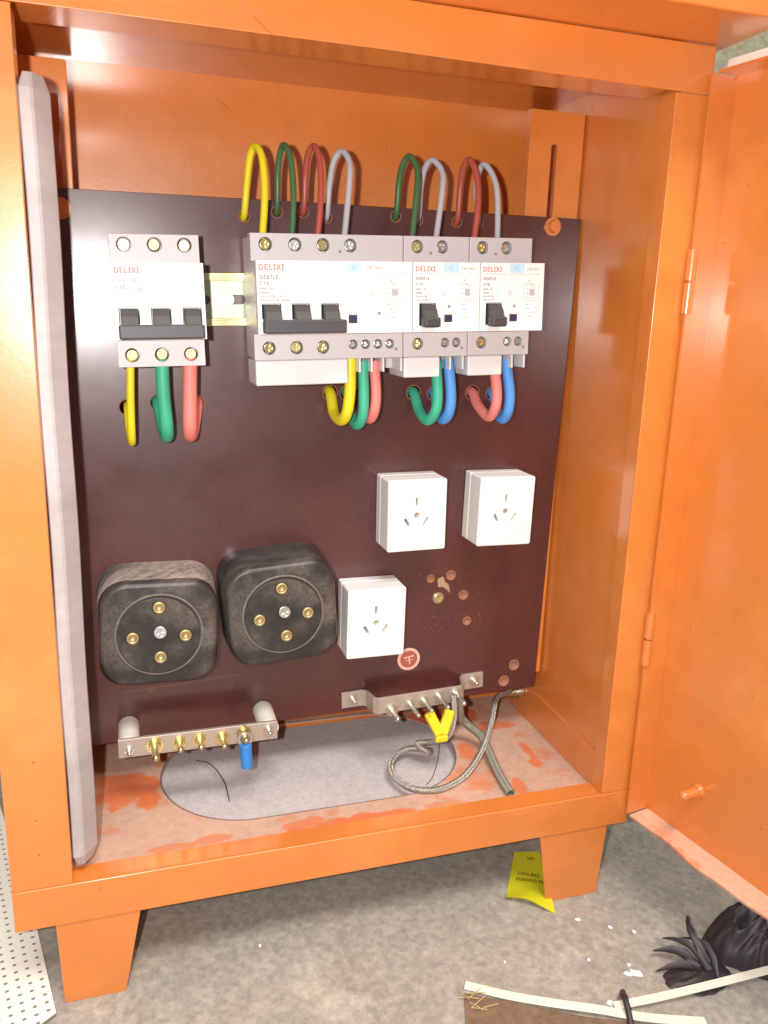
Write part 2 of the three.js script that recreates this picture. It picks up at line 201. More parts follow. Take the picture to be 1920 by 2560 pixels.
// ------------------------------------------------------------------ brown mounting board
const BX0 = -0.07, BY0 = 0.124, BW = 0.418, BH = 0.4;
const boardTex = canvasTex(1400, 1340, (c, w, h) => {
  const im = c.createImageData(w, h);
  for (let j = 0; j < h; j++) for (let i = 0; i < w; i++) { const u = i / w * 1.0 + 2, v = j / h + 2, n = fbm(u, v, 9, 6), m = fbm(u + 0.4, v + 0.1, 140, 2), k = 0.86 + 0.22 * (n - 0.5) + 0.1 * (m - 0.5), a = (j * w + i) * 4; im.data[a] = 92 * k; im.data[a + 1] = 45 * k; im.data[a + 2] = 43 * k; im.data[a + 3] = 255; }
  c.putImageData(im, 0, 0);
  const P = (x, y) => [(x - BX0) / BW * w, (1 - (y - BY0) / BH) * h];
  const line = (x0, y0, x1, y1, col, lw) => { c.strokeStyle = col; c.lineWidth = lw; c.beginPath(); c.moveTo(...P(x0, y0)); c.lineTo(...P(x1, y1)); c.stroke(); };
  for (let k = 0; k < 46; k++) { const x = rr(-0.05, 0.08), y = rr(0.455, 0.512), l = rr(0.004, 0.02), an = rr(-1.3, -0.7); line(x, y, x + Math.cos(an) * l, y + Math.sin(an) * l, `rgba(190,170,175,${rr(0.08, 0.4)})`, rr(0.7, 1.5)); }
  for (let k = 0; k < 60; k++) { const x = rr(-0.05, 0.33), y = rr(0.14, 0.5), l = rr(0.003, 0.015), an = rr(0, 6.3); line(x, y, x + Math.cos(an) * l, y + Math.sin(an) * l, `rgba(150,120,115,${rr(0.05, 0.2)})`, rr(0.6, 1.2)); }
  line(-0.008, 0.1665, 0.083, 0.1715, 'rgba(170,130,115,0.35)', 2.2);
  for (let k = 0; k < 500; k++) { const [x, y] = P(rr(-0.05, 0.34), rr(0.13, 0.5)); c.fillStyle = `rgba(190,160,140,${rr(0.05, 0.3)})`; c.beginPath(); c.arc(x, y, rr(0.4, 1.3), 0, 7); c.fill(); }
  for (let k = 0; k < 90; k++) { const [x, y] = P(rr(0.225, 0.285), rr(0.19, 0.245)); c.fillStyle = `rgba(215,165,110,${rr(0.1, 0.45)})`; c.beginPath(); c.arc(x, y, rr(0.5, 2.2), 0, 7); c.fill(); }
});
boardTex.wrapS = boardTex.wrapT = THREE.ClampToEdgeWrapping; boardTex.repeat.set(1 / BW, 1 / BH); boardTex.offset.set(-BX0 / BW, -BY0 / BH);
const boardRough = dataTex(512, (u, v) => { const h = 0.55 + 0.45 * fbm(u, v, 10, 6); return [h, h, h]; }, false, 3, 3);
const boardM = new THREE.MeshPhysicalMaterial({ map: boardTex, ior: 1.5, roughness: 0.5, roughnessMap: boardRough, clearcoat: 0.9, clearcoatRoughness: 0.2 });
const bs = poly([[-0.07, 0.1255], [0.3382, 0.1312], [0.3458, 0.5222], [0.14, 0.5206], [-0.07, 0.518]]);
const wireHoles = [[0.0871, 0.5086], [0.1096, 0.5127], [0.1281, 0.5138], [0.1446, 0.5112], [0.1956, 0.5150], [0.2125, 0.5135], [0.2429, 0.5140], [0.2599, 0.5140]];
const lowHoles = [[0.0058, 0.3792], [0.0265, 0.3823], [0.0523, 0.3822], [0.149, 0.3893], [0.1621, 0.3887], [0.1736, 0.3886], [0.2143, 0.3893], [0.2313, 0.3886], [0.2629, 0.3893], [0.2803, 0.3886]];
for (const [x, y] of wireHoles) bs.holes.push(circ(x, y, 0.0036));
for (const [x, y] of lowHoles) bs.holes.push(circ(x, y, 0.0054));
const openHoles = [[0.2354, 0.2384, 0.003], [0.2531, 0.2402, 0.0036], [0.2651, 0.2223, 0.0036], [0.2697, 0.1989, 0.0032], [0.3167, 0.1538, 0.0042], [0.308, 0.1397, 0.0042]];
for (const [x, y, r] of openHoles) bs.holes.push(circ(x, y, r * 1.02));
const board = thing('mounting_board', 'dark brown glossy phenolic board filling the back of the cabinet', 'board');
mesh('sheet', ext(bs, -0.005, 0, 0.0003, 18), boardM, board);
const rawM = plastic(0.34, 0.15, 0.09, 0.7);
for (const [x, y, q] of [...wireHoles.map(([a, b]) => [a, b, 0.0038]), ...lowHoles.map(([a, b]) => [a, b, 0.0056])]) mesh('hole_rim', at(new THREE.TorusGeometry(q, 0.0004, 6, 28), x, y, 0.0001), rawM, board);
for (const [x, y, hr] of openHoles) { const g = new THREE.LatheGeometry([[0.0001, -0.0014], [hr * 0.8, -0.0014], [hr * 0.85, -0.0002], [hr * 0.95, 0.0005], [hr * 1.16, 0.0005], [hr * 1.2, 0.0001]].map(([a, b]) => new THREE.Vector2(a, b)), 24); g.rotateX(Math.PI / 2); mesh('hole_plug', g.translate(x, y, 0), rawM, board); }

// ------------------------------------------------------------------ screws
const crossS = (r) => { const s = new THREE.Shape(); s.absarc(0, 0, r, 0, Math.PI * 2); const w = r * 0.14, l = r * 0.62, p = new THREE.Path(); const q = [[w, w], [w, l], [-w, l], [-w, w], [-l, w], [-l, -w], [-w, -w], [-w, -l], [w, -l], [w, -w], [l, -w], [l, w]]; q.forEach(([x, y], i) => (i ? p.lineTo(x, y) : p.moveTo(x, y))); p.closePath(); s.holes.push(p); return s; };
const screwGeo = {}; const screwHead = (r) => (screwGeo[r] ??= mergeGeometries([ext(crossS(r), 0, 0.0016, 0.0003, 16), cylZ(0, 0, -0.004, 0.0004, r * 0.97).toNonIndexed()]));
const screw = (parent, x, y, z, r, turn, m = M.brass, name = 'screw') => { const o = mesh(name, screwHead(r), m, parent); o.position.set(x, y, z); o.rotation.z = turn; o.rotation.x = rr(-0.12, 0.12); o.rotation.y = rr(-0.12, 0.12); return o; };
for (const [x, y, lb] of [[-0.0296, 0.5063, 'painted orange bolt at upper corner of brown board beside the grey rubber seal'], [0.3216, 0.5152, 'painted orange bolt under the bracket slot at upper corner of brown board']]) {
  const t = thing('bolt', lb, 'bolt', [x, y, 0]);
  mesh('bolt_head', cylZ(0, 0, 0.0012, 0.0048, 0.005, 0.0045, 6), orange, t); mesh('washer', cylZ(0, 0, 0, 0.0012, 0.0068), orange, t);
}
{ const t = thing('brass_screw', 'small brass screw among the open holes at the right of brown board', 'screw', [0.2426, 0.2216, 0]); screw(t, 0, 0, 0.001, 0.0036, 0.4, M.brass, 'screw_head'); mesh('washer', cylZ(0, 0, 0.0001, 0.0008, 0.0048), M.zinc, t); }
{ const t = thing('torn_paper', 'tiny torn paper scrap stuck between open holes of brown board', 'scrap', [0.247, 0.232, 0.0004]); const s = poly([[-0.006, 0.006], [-0.001, 0.008], [0.001, 0.003], [0.004, 0.001], [0.006, -0.007], [0.003, -0.004], [-0.001, -0.001], [-0.005, -0.001]]); mesh('scrap', ext(s, 0, 0.0004), plastic(0.4, 0.26, 0.16, 0.9), t); }

// ------------------------------------------------------------------ rail and breakers (the row hangs about two degrees askew)
const TILT = 0.0355, ct = Math.cos(TILT), st = Math.sin(TILT);
const onRow = (x, y) => [x * ct - y * st, 0.4494 + y * ct + x * st];
{
  const [x, y] = onRow(-0.006, 0.0012); const t = thing('mounting_rail', 'yellow zinc steel rail behind the row of circuit breakers', 'rail', [x, y, 0.0002]); t.rotation.z = TILT;
  const s = rrect(0, 0.293, -0.0125, 0.0125, 0.0004); for (let k = 0; k < 12; k++) { const cx = 0.013 + k * 0.0245; const p = new THREE.Path(); p.absarc(cx - 0.004, 0, 0.0031, Math.PI / 2, Math.PI * 1.5, false); p.absarc(cx + 0.004, 0, 0.0031, -Math.PI / 2, Math.PI / 2, false); s.holes.push(p); }
  const rm = new THREE.MeshStandardMaterial({ color: rgb(0.6, 0.54, 0.3), metalness: 1, roughness: 0.34, roughnessMap: roughTex });
  mesh('rail_web', ext(s, 0, 0.001, 0.0002), new THREE.MeshStandardMaterial({ color: rgb(0.42, 0.44, 0.32), metalness: 1, roughness: 0.42, roughnessMap: roughTex }), t);
  mesh('rail_lip', [box(0, 0.293, 0.0125, 0.0135, 0.0, 0.0075), box(0, 0.293, 0.0135, 0.0175, 0.0065, 0.0075, 0.0003)], rm, t);
  mesh('rail_lip', [box(0, 0.293, -0.0135, -0.0125, 0.0, 0.0075), box(0, 0.293, -0.0175, -0.0135, 0.0065, 0.0075, 0.0003)], rm, t);
  for (const sx of [0.0815, 0.2]) screw(t, sx, 0, 0.0012, 0.0042, 0.5, M.brass);
}
const RED = '#dc7a72', INK = '#6f6e76';
function facePrint(W, kind) {
  return canvasTex(Math.round(W * 12000), 540, (c, w, h) => {
    const m = 12; c.fillStyle = '#f1f1ee'; c.fillRect(0, 0, w, h);
    const T = (s, x, y, px, col, wt = '') => { c.fillStyle = col; c.font = `${wt} ${px}px sans-serif`; c.fillText(s, x * m, y * m); };
    const R = (x0, y0, x1, y1, col) => { c.fillStyle = col; c.fillRect(x0 * m, y0 * m, (x1 - x0) * m, (y1 - y0) * m); };
    const Ln = (pts, col = INK, lw = 2) => { c.strokeStyle = col; c.lineWidth = lw; c.beginPath(); pts.forEach(([x, y], i) => (i ? c.lineTo(x * m, y * m) : c.moveTo(x * m, y * m))); c.stroke(); };
    if (kind === 'three') {
      T('DELIXI', 1.6, 6.1, 56, RED, 'bold'); Ln([[1, 7.3], [52, 7.3]], '#cfa9a6', 3);
      T('DZ47-63', 2, 11.2, 38, INK); T('C32', 2, 15, 40, INK, 'bold'); T('400V~', 2, 18, 26, INK); T('50Hz', 2, 20.4, 26, INK);
      c.strokeStyle = INK; c.lineWidth = 3; c.beginPath(); c.arc(15 * m, 11.2 * m, 2.2 * m, 0, 7); c.stroke(); T('CCC', 13.1, 12, 26, INK); T('CQC', 12.8, 16.6, 34, INK, 'bold'); T('6000', 12.8, 19.6, 26, INK);
      for (const x of [26, 29, 32]) { Ln([[x, 13], [x, 15.5], [x + 1.3, 18]], '#8a8a92', 3); Ln([[x, 18.6], [x, 21]], '#8a8a92', 3); }
    } else {
      const big = kind === 'four', L = big ? 1 : 0.8, bx = big ? 57.6 : 21.5;
      T('DELIXI', 1.4, 6.0, big ? 62 : 54, RED, 'bold'); R(bx, 0.4, bx + (big ? 10.5 : 11), 6.6, '#bfdff2'); T(big ? 'CJ' : 'CJ', bx + 3.4, 4.8, 40, '#8fc4e4', 'bold');
      T('CM1N6-L', big ? 70.5 : 34, 5, big ? 38 : 30, '#85858c'); Ln([[1, 7.4], [big ? 56 : 20, 7.4]], '#cf9f9c', 3); Ln([[big ? 57 : 21, 7.4], [W * 1000 - 3, 7.4]], '#a5a5ab', 3);
      T('DZ47LE', 2, 11.4, 42 * L, INK, 'bold'); T('C16', 2, 15, 42 * L, INK, 'bold');
      ['400V~ 50', '6000A', 'I\u0394n=0.03A  \u2264 0.1s', 'I\u0394no=0.015A  30mA'].forEach((s, i) => T(big ? s : s.slice(0, 10), 2, 17.8 + i * 2.3, 25 * L, INK, 'bold'));
      const sx = big ? 24 : 9.6, n = big ? 3 : 2;
      for (let k = 0; k < n; k++) { Ln([[sx + k * 2.7, 17.6], [sx + k * 2.7, 19.4], [sx + k * 2.7 - 1.1, 21.3]], '#77777f', 3); Ln([[sx + k * 2.7, 21.8], [sx + k * 2.7, 24]], '#77777f', 3); }
      Ln([[sx + n * 2.7, 20], [big ? 72 : 20, 20]], '#b9b9bf', 2); c.strokeStyle = '#8a8a92'; c.lineWidth = 3; for (const q of [0, 1.3]) { c.beginPath(); c.arc((big ? 73.6 + q : 21.5 + q * 0.8) * m, 20 * m, 1.2 * m, 0, 7); c.stroke(); }
      const dx = big ? 83 : 32.5, dw = big ? 13 : 11;                                                  // wiring diagram
      for (let k = 0; k < 4; k++) { Ln([[dx + k * dw / 4, 13], [dx + k * dw / 4, 25]], '#8d8d95', 2); Ln([[dx, 14 + k * 3], [dx + dw * (0.7 + 0.1 * k), 14 + k * 3]], '#8d8d95', 2.4); }
      Ln([[dx + dw, 13.5], [dx + dw, 24.5], [dx + 2, 24.5]], '#8d8d95', 2.4); R(dx + dw * 0.4, 17.2, dx + dw * 0.72, 21.5, '#b2b2b9'); Ln([[dx + dw * 0.3, 12.2], [dx + dw * 0.75, 15.8]], '#77777f', 3); T('N', dx + dw * 0.3, 12.2, 26, INK);
      ['R1 C1', 'T IΔ', 'L1 4 7', '2 6 8'].forEach((s, i) => T(s, dx + 2 + (i > 1 ? 1.5 : 0), 28 + i * 2.6, 24 * L, '#85858c', 'bold'));
      Ln([[big ? 56.6 : -5, 0], [big ? 56.6 : -5, 45]], '#d6d6d8', 2);
    }
  });
}
const letterN = canvasTex(64, 64, (c) => { c.fillStyle = '#c6c3c5'; c.fillRect(0, 0, 64, 64); c.fillStyle = '#3c3a42'; c.font = 'bold 56px sans-serif'; c.fillText('N', 11, 52); });
function breaker(name, label, W, x0, y0, spec, group) {
  const [px, py] = onRow(x0, y0), t = thing(name, label, 'circuit breaker', [px, py, 0], group); t.rotation.z = TILT;
  const H = 0.040, N = 0.0225, g = 0.00018, w0 = g, w1 = W - g;
  mesh('base', box(w0 + 0.0006, w1 - 0.0006, -H + 0.001, H - 0.001, 0.0078, 0.0352, 0.0006), M.grey, t);
  mesh('base_clip', box(w0 + 0.003, w1 - 0.003, -H + 0.006, -0.0182, 0.0012, 0.0077, 0.0006), M.grey, t);
  mesh('base_clip', box(w0 + 0.003, w1 - 0.003, 0.0182, H - 0.006, 0.0012, 0.0077, 0.0006), M.grey, t);
  for (const [y0b, y1b, list] of [[N + 0.0003, H, spec.top], [-H, -N - 0.0003, spec.bottom]]) {
    const s = poly([[w0, y0b], [w1, y0b], [w1, y1b], [w0, y1b]]);
    for (const [sx, sy, sr] of list) s.holes.push(circ(sx, sy, sr + 0.0009));
    const tb = mesh('terminal_block', [ext(s, 0.0353, 0.0453, 0.0004, 16)], M.grey, t);
    for (const [sx, sy, sr, col] of list) screw(t, sx, sy, 0.0405, sr, rr(0, 3), col === 1 ? M.zinc : M.brass, 'terminal_screw');
  }
  // front nose: printed plate with wells for the levers
  const fs = poly([[w0, -N], [w1, -N], [w1, N], [w0, N]]); for (const [a, b, c, d] of spec.wells) fs.holes.push(rectHole(a, b, c, d)); if (spec.button) fs.holes.push(rectHole(...spec.button)); if (spec.lamp) fs.holes.push(circ(spec.lamp[0], spec.lamp[1], 0.0011));
  mesh('nose', box(w0 + 0.0002, w1 - 0.0002, -N + 0.0002, N - 0.0002, 0.0353, 0.0588), M.grey, t);
  const fg = ext(fs, 0.0589, 0.0649, 0.0004, 12), p = fg.attributes.position, uv = fg.attributes.uv; for (let i = 0; i < p.count; i++) uv.setXY(i, p.getX(i) / W, (p.getY(i) + N) / (2 * N));
  mesh('face_plate', fg, new THREE.MeshStandardMaterial({ map: spec.print, color: rgb(0.86, 0.86, 0.85), roughness: 0.6 }), t);
  for (const [a, b] of spec.levers) { const s = poly([[0.0592, -0.0042], [0.0664, -0.0046], [0.0700, -0.0085], [0.0722, -0.0136], [0.0722, spec.tie ? -0.0138 : -0.0176], [0.0592, spec.tie ? -0.0138 : -0.0182]]); const q = ext(s, a + 0.0003, b - 0.0003, 0.0004); q.rotateY(-Math.PI / 2); q.scale(-1, 1, 1); const ix = q.index; const qq = q.index ? q.toNonIndexed() : q; const pp = qq.attributes.position.array, nn = qq.attributes.normal.array; for (let i = 0; i < pp.length; i += 9) for (const arr of [pp, nn]) for (let k = 0; k < 3; k++) { const tmp = arr[i + 3 + k]; arr[i + 3 + k] = arr[i + 6 + k]; arr[i + 6 + k] = tmp; } mesh('lever', qq, M.dark, t); }
  if (spec.tie) mesh('tie_bar', box(spec.tie[0], spec.tie[1], -0.0218, -0.0134, 0.0652, 0.0745, 0.0012), M.dark, t);
  else for (const [a, b] of spec.levers) mesh('lever_tip', box(a - 0.0004, b + 0.0004, -0.0192, -0.0125, 0.0660, 0.0752, 0.0016), M.dark, t);
  if (spec.button) mesh('test_button', box(spec.button[0] + 0.0003, spec.button[1] - 0.0003, spec.button[2] + 0.0003, spec.button[3] - 0.0003, 0.059, 0.0652, 0.0004), plastic(0.03, 0.025, 0.06, 0.4), t);
  if (spec.lamp) mesh('indicator', cylZ(spec.lamp[0], spec.lamp[1], 0.0592, 0.0642, 0.0009), plastic(0.3, 0.3, 0.3), t);
  for (const [nx, ny] of spec.n ?? []) mesh('letter_plate', new THREE.PlaneGeometry(0.0027, 0.0027).translate(nx, ny, 0.04545), new THREE.MeshStandardMaterial({ map: letterN, color: rgb(0.93, 0.93, 0.93), roughness: 0.5 }), t);
  if (spec.cover) {
    const [a, b, yb] = spec.cover; mesh('terminal_cover', [box(a, b, yb, -H - 0.0002, 0.012, 0.0456, 0.0012)], M.cover, t);
    mesh('cover_groove', box(a + 0.0008, b - 0.0006, -H - 0.0004, -H - 0.0001, 0.03, 0.04575), M.grey, t);
    for (const sx of spec.teeth) mesh('slot_wall', box(sx - 0.0007, sx + 0.0007, -0.0495, -H - 0.0001, 0.012, 0.0452, 0.0003), M.cover, t);
    mesh('slot_back', box(b + 0.0003, w1 - 0.0002, -0.0485, -H - 0.0001, 0.012, 0.026), M.grey, t);
  }
  return t;
}
const scr = (xs, y, r, c) => xs.map((x, i) => [x / 1000, y, r, Array.isArray(c) ? c[i] : c]);
const b3 = { print: facePrint(0.054, 'three'), top: scr([9, 27, 45], 0.0338, 0.0034), bottom: scr([9, 27, 45], -0.0325, 0.0034), wells: [[0.003, 0.0148, -0.0132, -0.0036], [0.0216, 0.0332, -0.0132, -0.0036], [0.0402, 0.0514, -0.0132, -0.0036]], levers: [[0.0036, 0.0142], [0.0222, 0.0326], [0.0408, 0.0508]], tie: [0.0022, 0.0518] };
breaker('circuit_breaker', 'three pole circuit breaker standing alone, no test button, thick wires below', 0.054, 0, 0, b3);
const b4 = { print: facePrint(0.1027, 'four'), top: scr([10, 29.2, 47.8, 66.2], 0.0332, 0.0034, [0, 1, 0, 1]), bottom: [...scr([10, 28.4, 46.4], -0.032, 0.0034), ...scr([67.2, 76, 84.8, 93.2], -0.0306, 0.0023, 1)], wells: [[0.003, 0.0152, -0.0132, -0.0036], [0.0221, 0.0338, -0.0132, -0.0036], [0.0410, 0.0526, -0.0132, -0.0036]], levers: [[0.0037, 0.0145], [0.0228, 0.0332], [0.0417, 0.052]], tie: [0.0027, 0.0552], button: [0.059, 0.0648, -0.0161, -0.0108], lamp: [0.0797, -0.0102], n: [[0.0588, 0.0292], [0.0975, -0.0342]], cover: [0.0004, 0.0632, -0.0566], teeth: [0.0718, 0.0803, 0.0885, 0.1015] };
breaker('leakage_breaker', 'wide breaker with three joined levers and small test button, yellow wire on top', 0.1027, 0.0855, 0.0021, b4);
const b2 = { print: facePrint(0.0478, 'two'), top: scr([10, 28.2], 0.0333, 0.0034, [0, 1]), bottom: [...scr([10.8], -0.031, 0.0032), ...scr([31, 39.6], -0.0306, 0.0024, 1)], wells: [[0.0046, 0.0164, -0.0182, -0.0036]], levers: [[0.0054, 0.0156]], button: [0.0224, 0.0282, -0.0161, -0.0112], lamp: [0.0258, -0.006], n: [[0.0195, 0.0292], [0.0435, -0.0345]], cover: [0.0004, 0.0272, -0.0542], teeth: [0.0352, 0.0448] };
breaker('leakage_breaker', 'narrow single lever breaker with green and grey wires looping on top', 0.0478, 0.1884, 0.0021, b2);
breaker('leakage_breaker', 'narrow single lever breaker with red and grey wires looping on top, end of row', 0.0478, 0.2364, 0.0021, b2);

// ------------------------------------------------------------------ wires
const wire = (label, pts, r, m, group) => { const a = pts[0], o = thing('wire', label, 'wire', [0, 0, 0], group); const bk = (p) => [p[0], p[1], -0.02]; mesh('insulation', tube(Math.abs(a[2]) < 1e-6 ? [bk(a), ...pts] : [...pts, bk(pts[pts.length - 1])], r, 80, 14), m, o); return o; };
const RS = 0.0021, RB = 0.0037;
wire('yellow wire looping over the top of the wide breaker', [[0.0871, 0.5086, 0], [0.0883, 0.5277, 0.006], [0.0898, 0.5446, 0.012], [0.0925, 0.5502, 0.018], [0.0956, 0.5421, 0.025], [0.0962, 0.5196, 0.031], [0.0938, 0.489, 0.034]], 0.0024, M.yellow, 'wires above the breakers');
wire('dark green wire looping over the top of the wide breaker', [[0.1096, 0.5127, 0], [0.1092, 0.536, 0.006], [0.1097, 0.5480, 0.012], [0.1113, 0.5523, 0.018], [0.1143, 0.5428, 0.025], [0.115, 0.518, 0.031], [0.113, 0.489, 0.034]], RS, M.dgreen, 'wires above the breakers');
wire('dull red wire looping over the top of the wide breaker', [[0.1281, 0.5138, 0], [0.1282, 0.537, 0.006], [0.1287, 0.5492, 0.012], [0.1315, 0.5534, 0.018], [0.1337, 0.5429, 0.025], [0.1332, 0.5192, 0.031], [0.1302, 0.49, 0.034]], RS, M.red, 'wires above the breakers');
wire('pale grey wire looping over the top of the wide breaker', [[0.1446, 0.5112, 0], [0.1451, 0.5318, 0.006], [0.1463, 0.546, 0.012], [0.1502, 0.5518, 0.018], [0.1536, 0.545, 0.025], [0.1528, 0.5308, 0.03], [0.1485, 0.491, 0.034]], RS, M.lgrey, 'wires above the breakers');
wire('dark green wire looping over the narrow breaker beside a grey wire', [[0.1956, 0.5150, 0], [0.1953, 0.5369, 0.006], [0.1956, 0.5472, 0.012], [0.1984, 0.5525, 0.018], [0.2021, 0.5423, 0.025], [0.1995, 0.5207, 0.031], [0.1962, 0.493, 0.034]], 0.0022, M.dgreen, 'wires above the breakers');
wire('pale grey wire looping beside the dark green wire of narrow breaker', [[0.2125, 0.5135, 0], [0.2119, 0.536, 0.006], [0.2127, 0.5480, 0.012], [0.2158, 0.5513, 0.018], [0.2201, 0.5431, 0.025], [0.2188, 0.5295, 0.03], [0.2138, 0.494, 0.034]], RS, M.lgrey, 'wires above the breakers');
wire('dull red wire looping over the end breaker of the row', [[0.2429, 0.5140, 0], [0.242, 0.538, 0.006], [0.2413, 0.5498, 0.012], [0.2432, 0.5537, 0.018], [0.2461, 0.5426, 0.025], [0.2457, 0.5237, 0.031], [0.2425, 0.495, 0.034]], 0.0022, M.red, 'wires above the breakers');
wire('pale grey wire looping beside the red wire of the end breaker', [[0.2599, 0.5140, 0], [0.2547, 0.5375, 0.005], [0.2536, 0.5486, 0.012], [0.2551, 0.5516, 0.018], [0.2593, 0.5421, 0.025], [0.2608, 0.5278, 0.03], [0.2609, 0.496, 0.034]], RS, M.lgrey, 'wires above the breakers');
wire('thin yellow wire hanging below the breaker that stands alone', [[0.0089, 0.415, 0.036], [0.0079, 0.3895, 0.036], [0.0076, 0.3682, 0.034], [0.0076, 0.359, 0.026], [0.0065, 0.365, 0.012], [0.0058, 0.3792, 0]], 0.0026, M.yellow, 'wires below the breakers');
wire('thick green wire hanging below the breaker that stands alone', [[0.0283, 0.415, 0.036], [0.0285, 0.3925, 0.036], [0.03, 0.3709, 0.034], [0.0302, 0.3623, 0.024], [0.0286, 0.3694, 0.012], [0.0265, 0.3823, 0]], 0.0044, M.green, 'wires below the breakers');
wire('thick pink wire hanging below the breaker that stands alone', [[0.0462, 0.416, 0.036], [0.0453, 0.3925, 0.036], [0.0449, 0.3708, 0.034], [0.0461, 0.363, 0.024], [0.0491, 0.3692, 0.012], [0.0523, 0.3822, 0]], 0.0047, M.pink, 'wires below the breakers');
wire('bright yellow wire curling under the wide breaker into the board', [[0.1542, 0.4178, 0.036], [0.1544, 0.3956, 0.036], [0.1532, 0.3792, 0.034], [0.1514, 0.3723, 0.026], [0.1494, 0.3755, 0.012], [0.149, 0.3893, 0]], 0.0040, M.yellow, 'wires below the breakers');
wire('green wire between yellow and pink wires under the wide breaker', [[0.1633, 0.4148, 0.036], [0.1646, 0.3891, 0.036], [0.1645, 0.3758, 0.034], [0.1631, 0.3688, 0.026], [0.1627, 0.373, 0.012], [0.1621, 0.3887, 0]], RB, M.green, 'wires below the breakers');
wire('pink wire beside a green wire under the wide breaker', [[0.1713, 0.4149, 0.036], [0.1734, 0.3924, 0.036], [0.173, 0.3791, 0.034], [0.1721, 0.3731, 0.026], [0.1726, 0.3763, 0.012], [0.1736, 0.3886, 0]], RB, M.pink, 'wires below the breakers');
wire('green wire paired with a blue wire under the middle narrow breaker', [[0.2176, 0.4154, 0.036], [0.22, 0.389, 0.036], [0.2188, 0.377, 0.034], [0.2163, 0.3716, 0.026], [0.2149, 0.3777, 0.012], [0.2143, 0.3893, 0]], 0.0039, M.green, 'wires below the breakers');
wire('blue wire paired with a green wire under the middle narrow breaker', [[0.2268, 0.4171, 0.036], [0.2303, 0.3923, 0.036], [0.2304, 0.3786, 0.034], [0.2295, 0.3721, 0.026], [0.2303, 0.3759, 0.012], [0.2313, 0.3886, 0]], 0.0039, M.blue, 'wires below the breakers');
wire('pink wire paired with a blue wire under the end breaker', [[0.2624, 0.4175, 0.036], [0.2668, 0.3923, 0.036], [0.2667, 0.3801, 0.034], [0.2658, 0.3739, 0.026], [0.2628, 0.381, 0.012], [0.2629, 0.3893, 0]], 0.0039, M.pink, 'wires below the breakers');
wire('blue wire paired with a pink wire under the end breaker', [[0.2724, 0.4176, 0.036], [0.2773, 0.3923, 0.036], [0.2778, 0.3783, 0.034], [0.2779, 0.372, 0.026], [0.2796, 0.3755, 0.012], [0.2803, 0.3886, 0]], 0.0039, M.blue, 'wires below the breakers');

// ------------------------------------------------------------------ white sockets
function socket(label, x, y, turn, W, H, D) {
  const t = thing('wall_socket', label, 'socket', [x, y, 0], 'white surface sockets'); t.rotation.z = turn;
  mesh('back_box', box(-W / 2, W / 2, -H / 2, H / 2, 0.0001, D * 0.36, 0.0016), M.white, t);
  const s = rrect(-W / 2, W / 2, -H / 2, H / 2, 0.0018); const slot = (cx, cy, w, h, a) => { const p = new THREE.Path(), c = Math.cos(a), n = Math.sin(a); [[-w, -h], [-w, h], [w, h], [w, -h]].forEach(([u, v], i) => { const X = cx + (u * c - v * n) / 2, Y = cy + (u * n + v * c) / 2; i ? p.lineTo(X, Y) : p.moveTo(X, Y); }); p.closePath(); s.holes.push(p); };
  slot(-0.0004, 0.0102, 0.0016, 0.0062, 0); slot(-0.0078, -0.0052, 0.0019, 0.0066, 0.52); slot(0.0070, -0.0050, 0.0015, 0.0066, -0.52); s.holes.push(circ(-0.0001, 0.0, 0.0021));
  const cv = mesh('cover', [ext(s, D * 0.37, D, 0.0009, 10)], M.white, t);
  const ring = rrect(-0.0165, 0.0165, -0.019, 0.019, 0.003); const inner = rrect(-0.0161, 0.0161, -0.0186, 0.0186, 0.0028); ring.holes.push(new THREE.Path(inner.getPoints(6).reverse())); mesh('rim', ext(ring, D - 0.0002, D + 0.0002), M.white, cv);
  screw(t, 0, 0, D - 0.0045, 0.0018, 0.7, M.zinc);
}
socket('white three pin socket upper of the pair nearer the black sockets', 0.2102, 0.3005, 0.012, 0.0466, 0.0553, 0.031);
socket('white three pin socket beside the right edge of the brown board', 0.2836, 0.3004, -0.012, 0.0464, 0.055, 0.031);
socket('white three pin socket beside black socket, round sticker at its lower corner', 0.1806, 0.2168, -0.005, 0.0462, 0.0556, 0.031);

// ------------------------------------------------------------------ black five-pin sockets
function roundLoft(levels, n = 10) {                                 // levels: [w,h,r,z]
  const pos = [], uv = [], idx = []; const ring = ([w, h, r, z], li) => { const out = []; for (const [sx, sy, a0] of [[1, 1, 0], [-1, 1, 1], [-1, -1, 2], [1, -1, 3]]) for (let k = 0; k <= n; k++) { const a = (a0 + k / n) * Math.PI / 2; out.push([sx * (w / 2 - r) + Math.cos(a) * r, sy * (h / 2 - r) + Math.sin(a) * r, z]); } return out; };
  const R = levels.map(ring), m = R[0].length; R.forEach((q, li) => { let s = 0; q.forEach((p, i) => { if (i) s += Math.hypot(p[0] - q[i - 1][0], p[1] - q[i - 1][1]); pos.push(...p); uv.push(p[0] + p[2], p[1] + p[2] * 0.7); }); });
  for (let l = 0; l < R.length - 1; l++) for (let i = 0; i < m; i++) { const a = l * m + i, b = l * m + (i + 1) % m; idx.push(a, b, a + m, b, b + m, a + m); }
  const last = (R.length - 1) * m; for (let i = 1; i < m - 1; i++) idx.push(last, last + i, last + i + 1);
  const g = new THREE.BufferGeometry(); g.setAttribute('position', new THREE.Float32BufferAttribute(pos, 3)); g.setAttribute('uv', new THREE.Float32BufferAttribute(uv, 2)); g.setIndex(idx); g.computeVertexNormals(); return g;
}
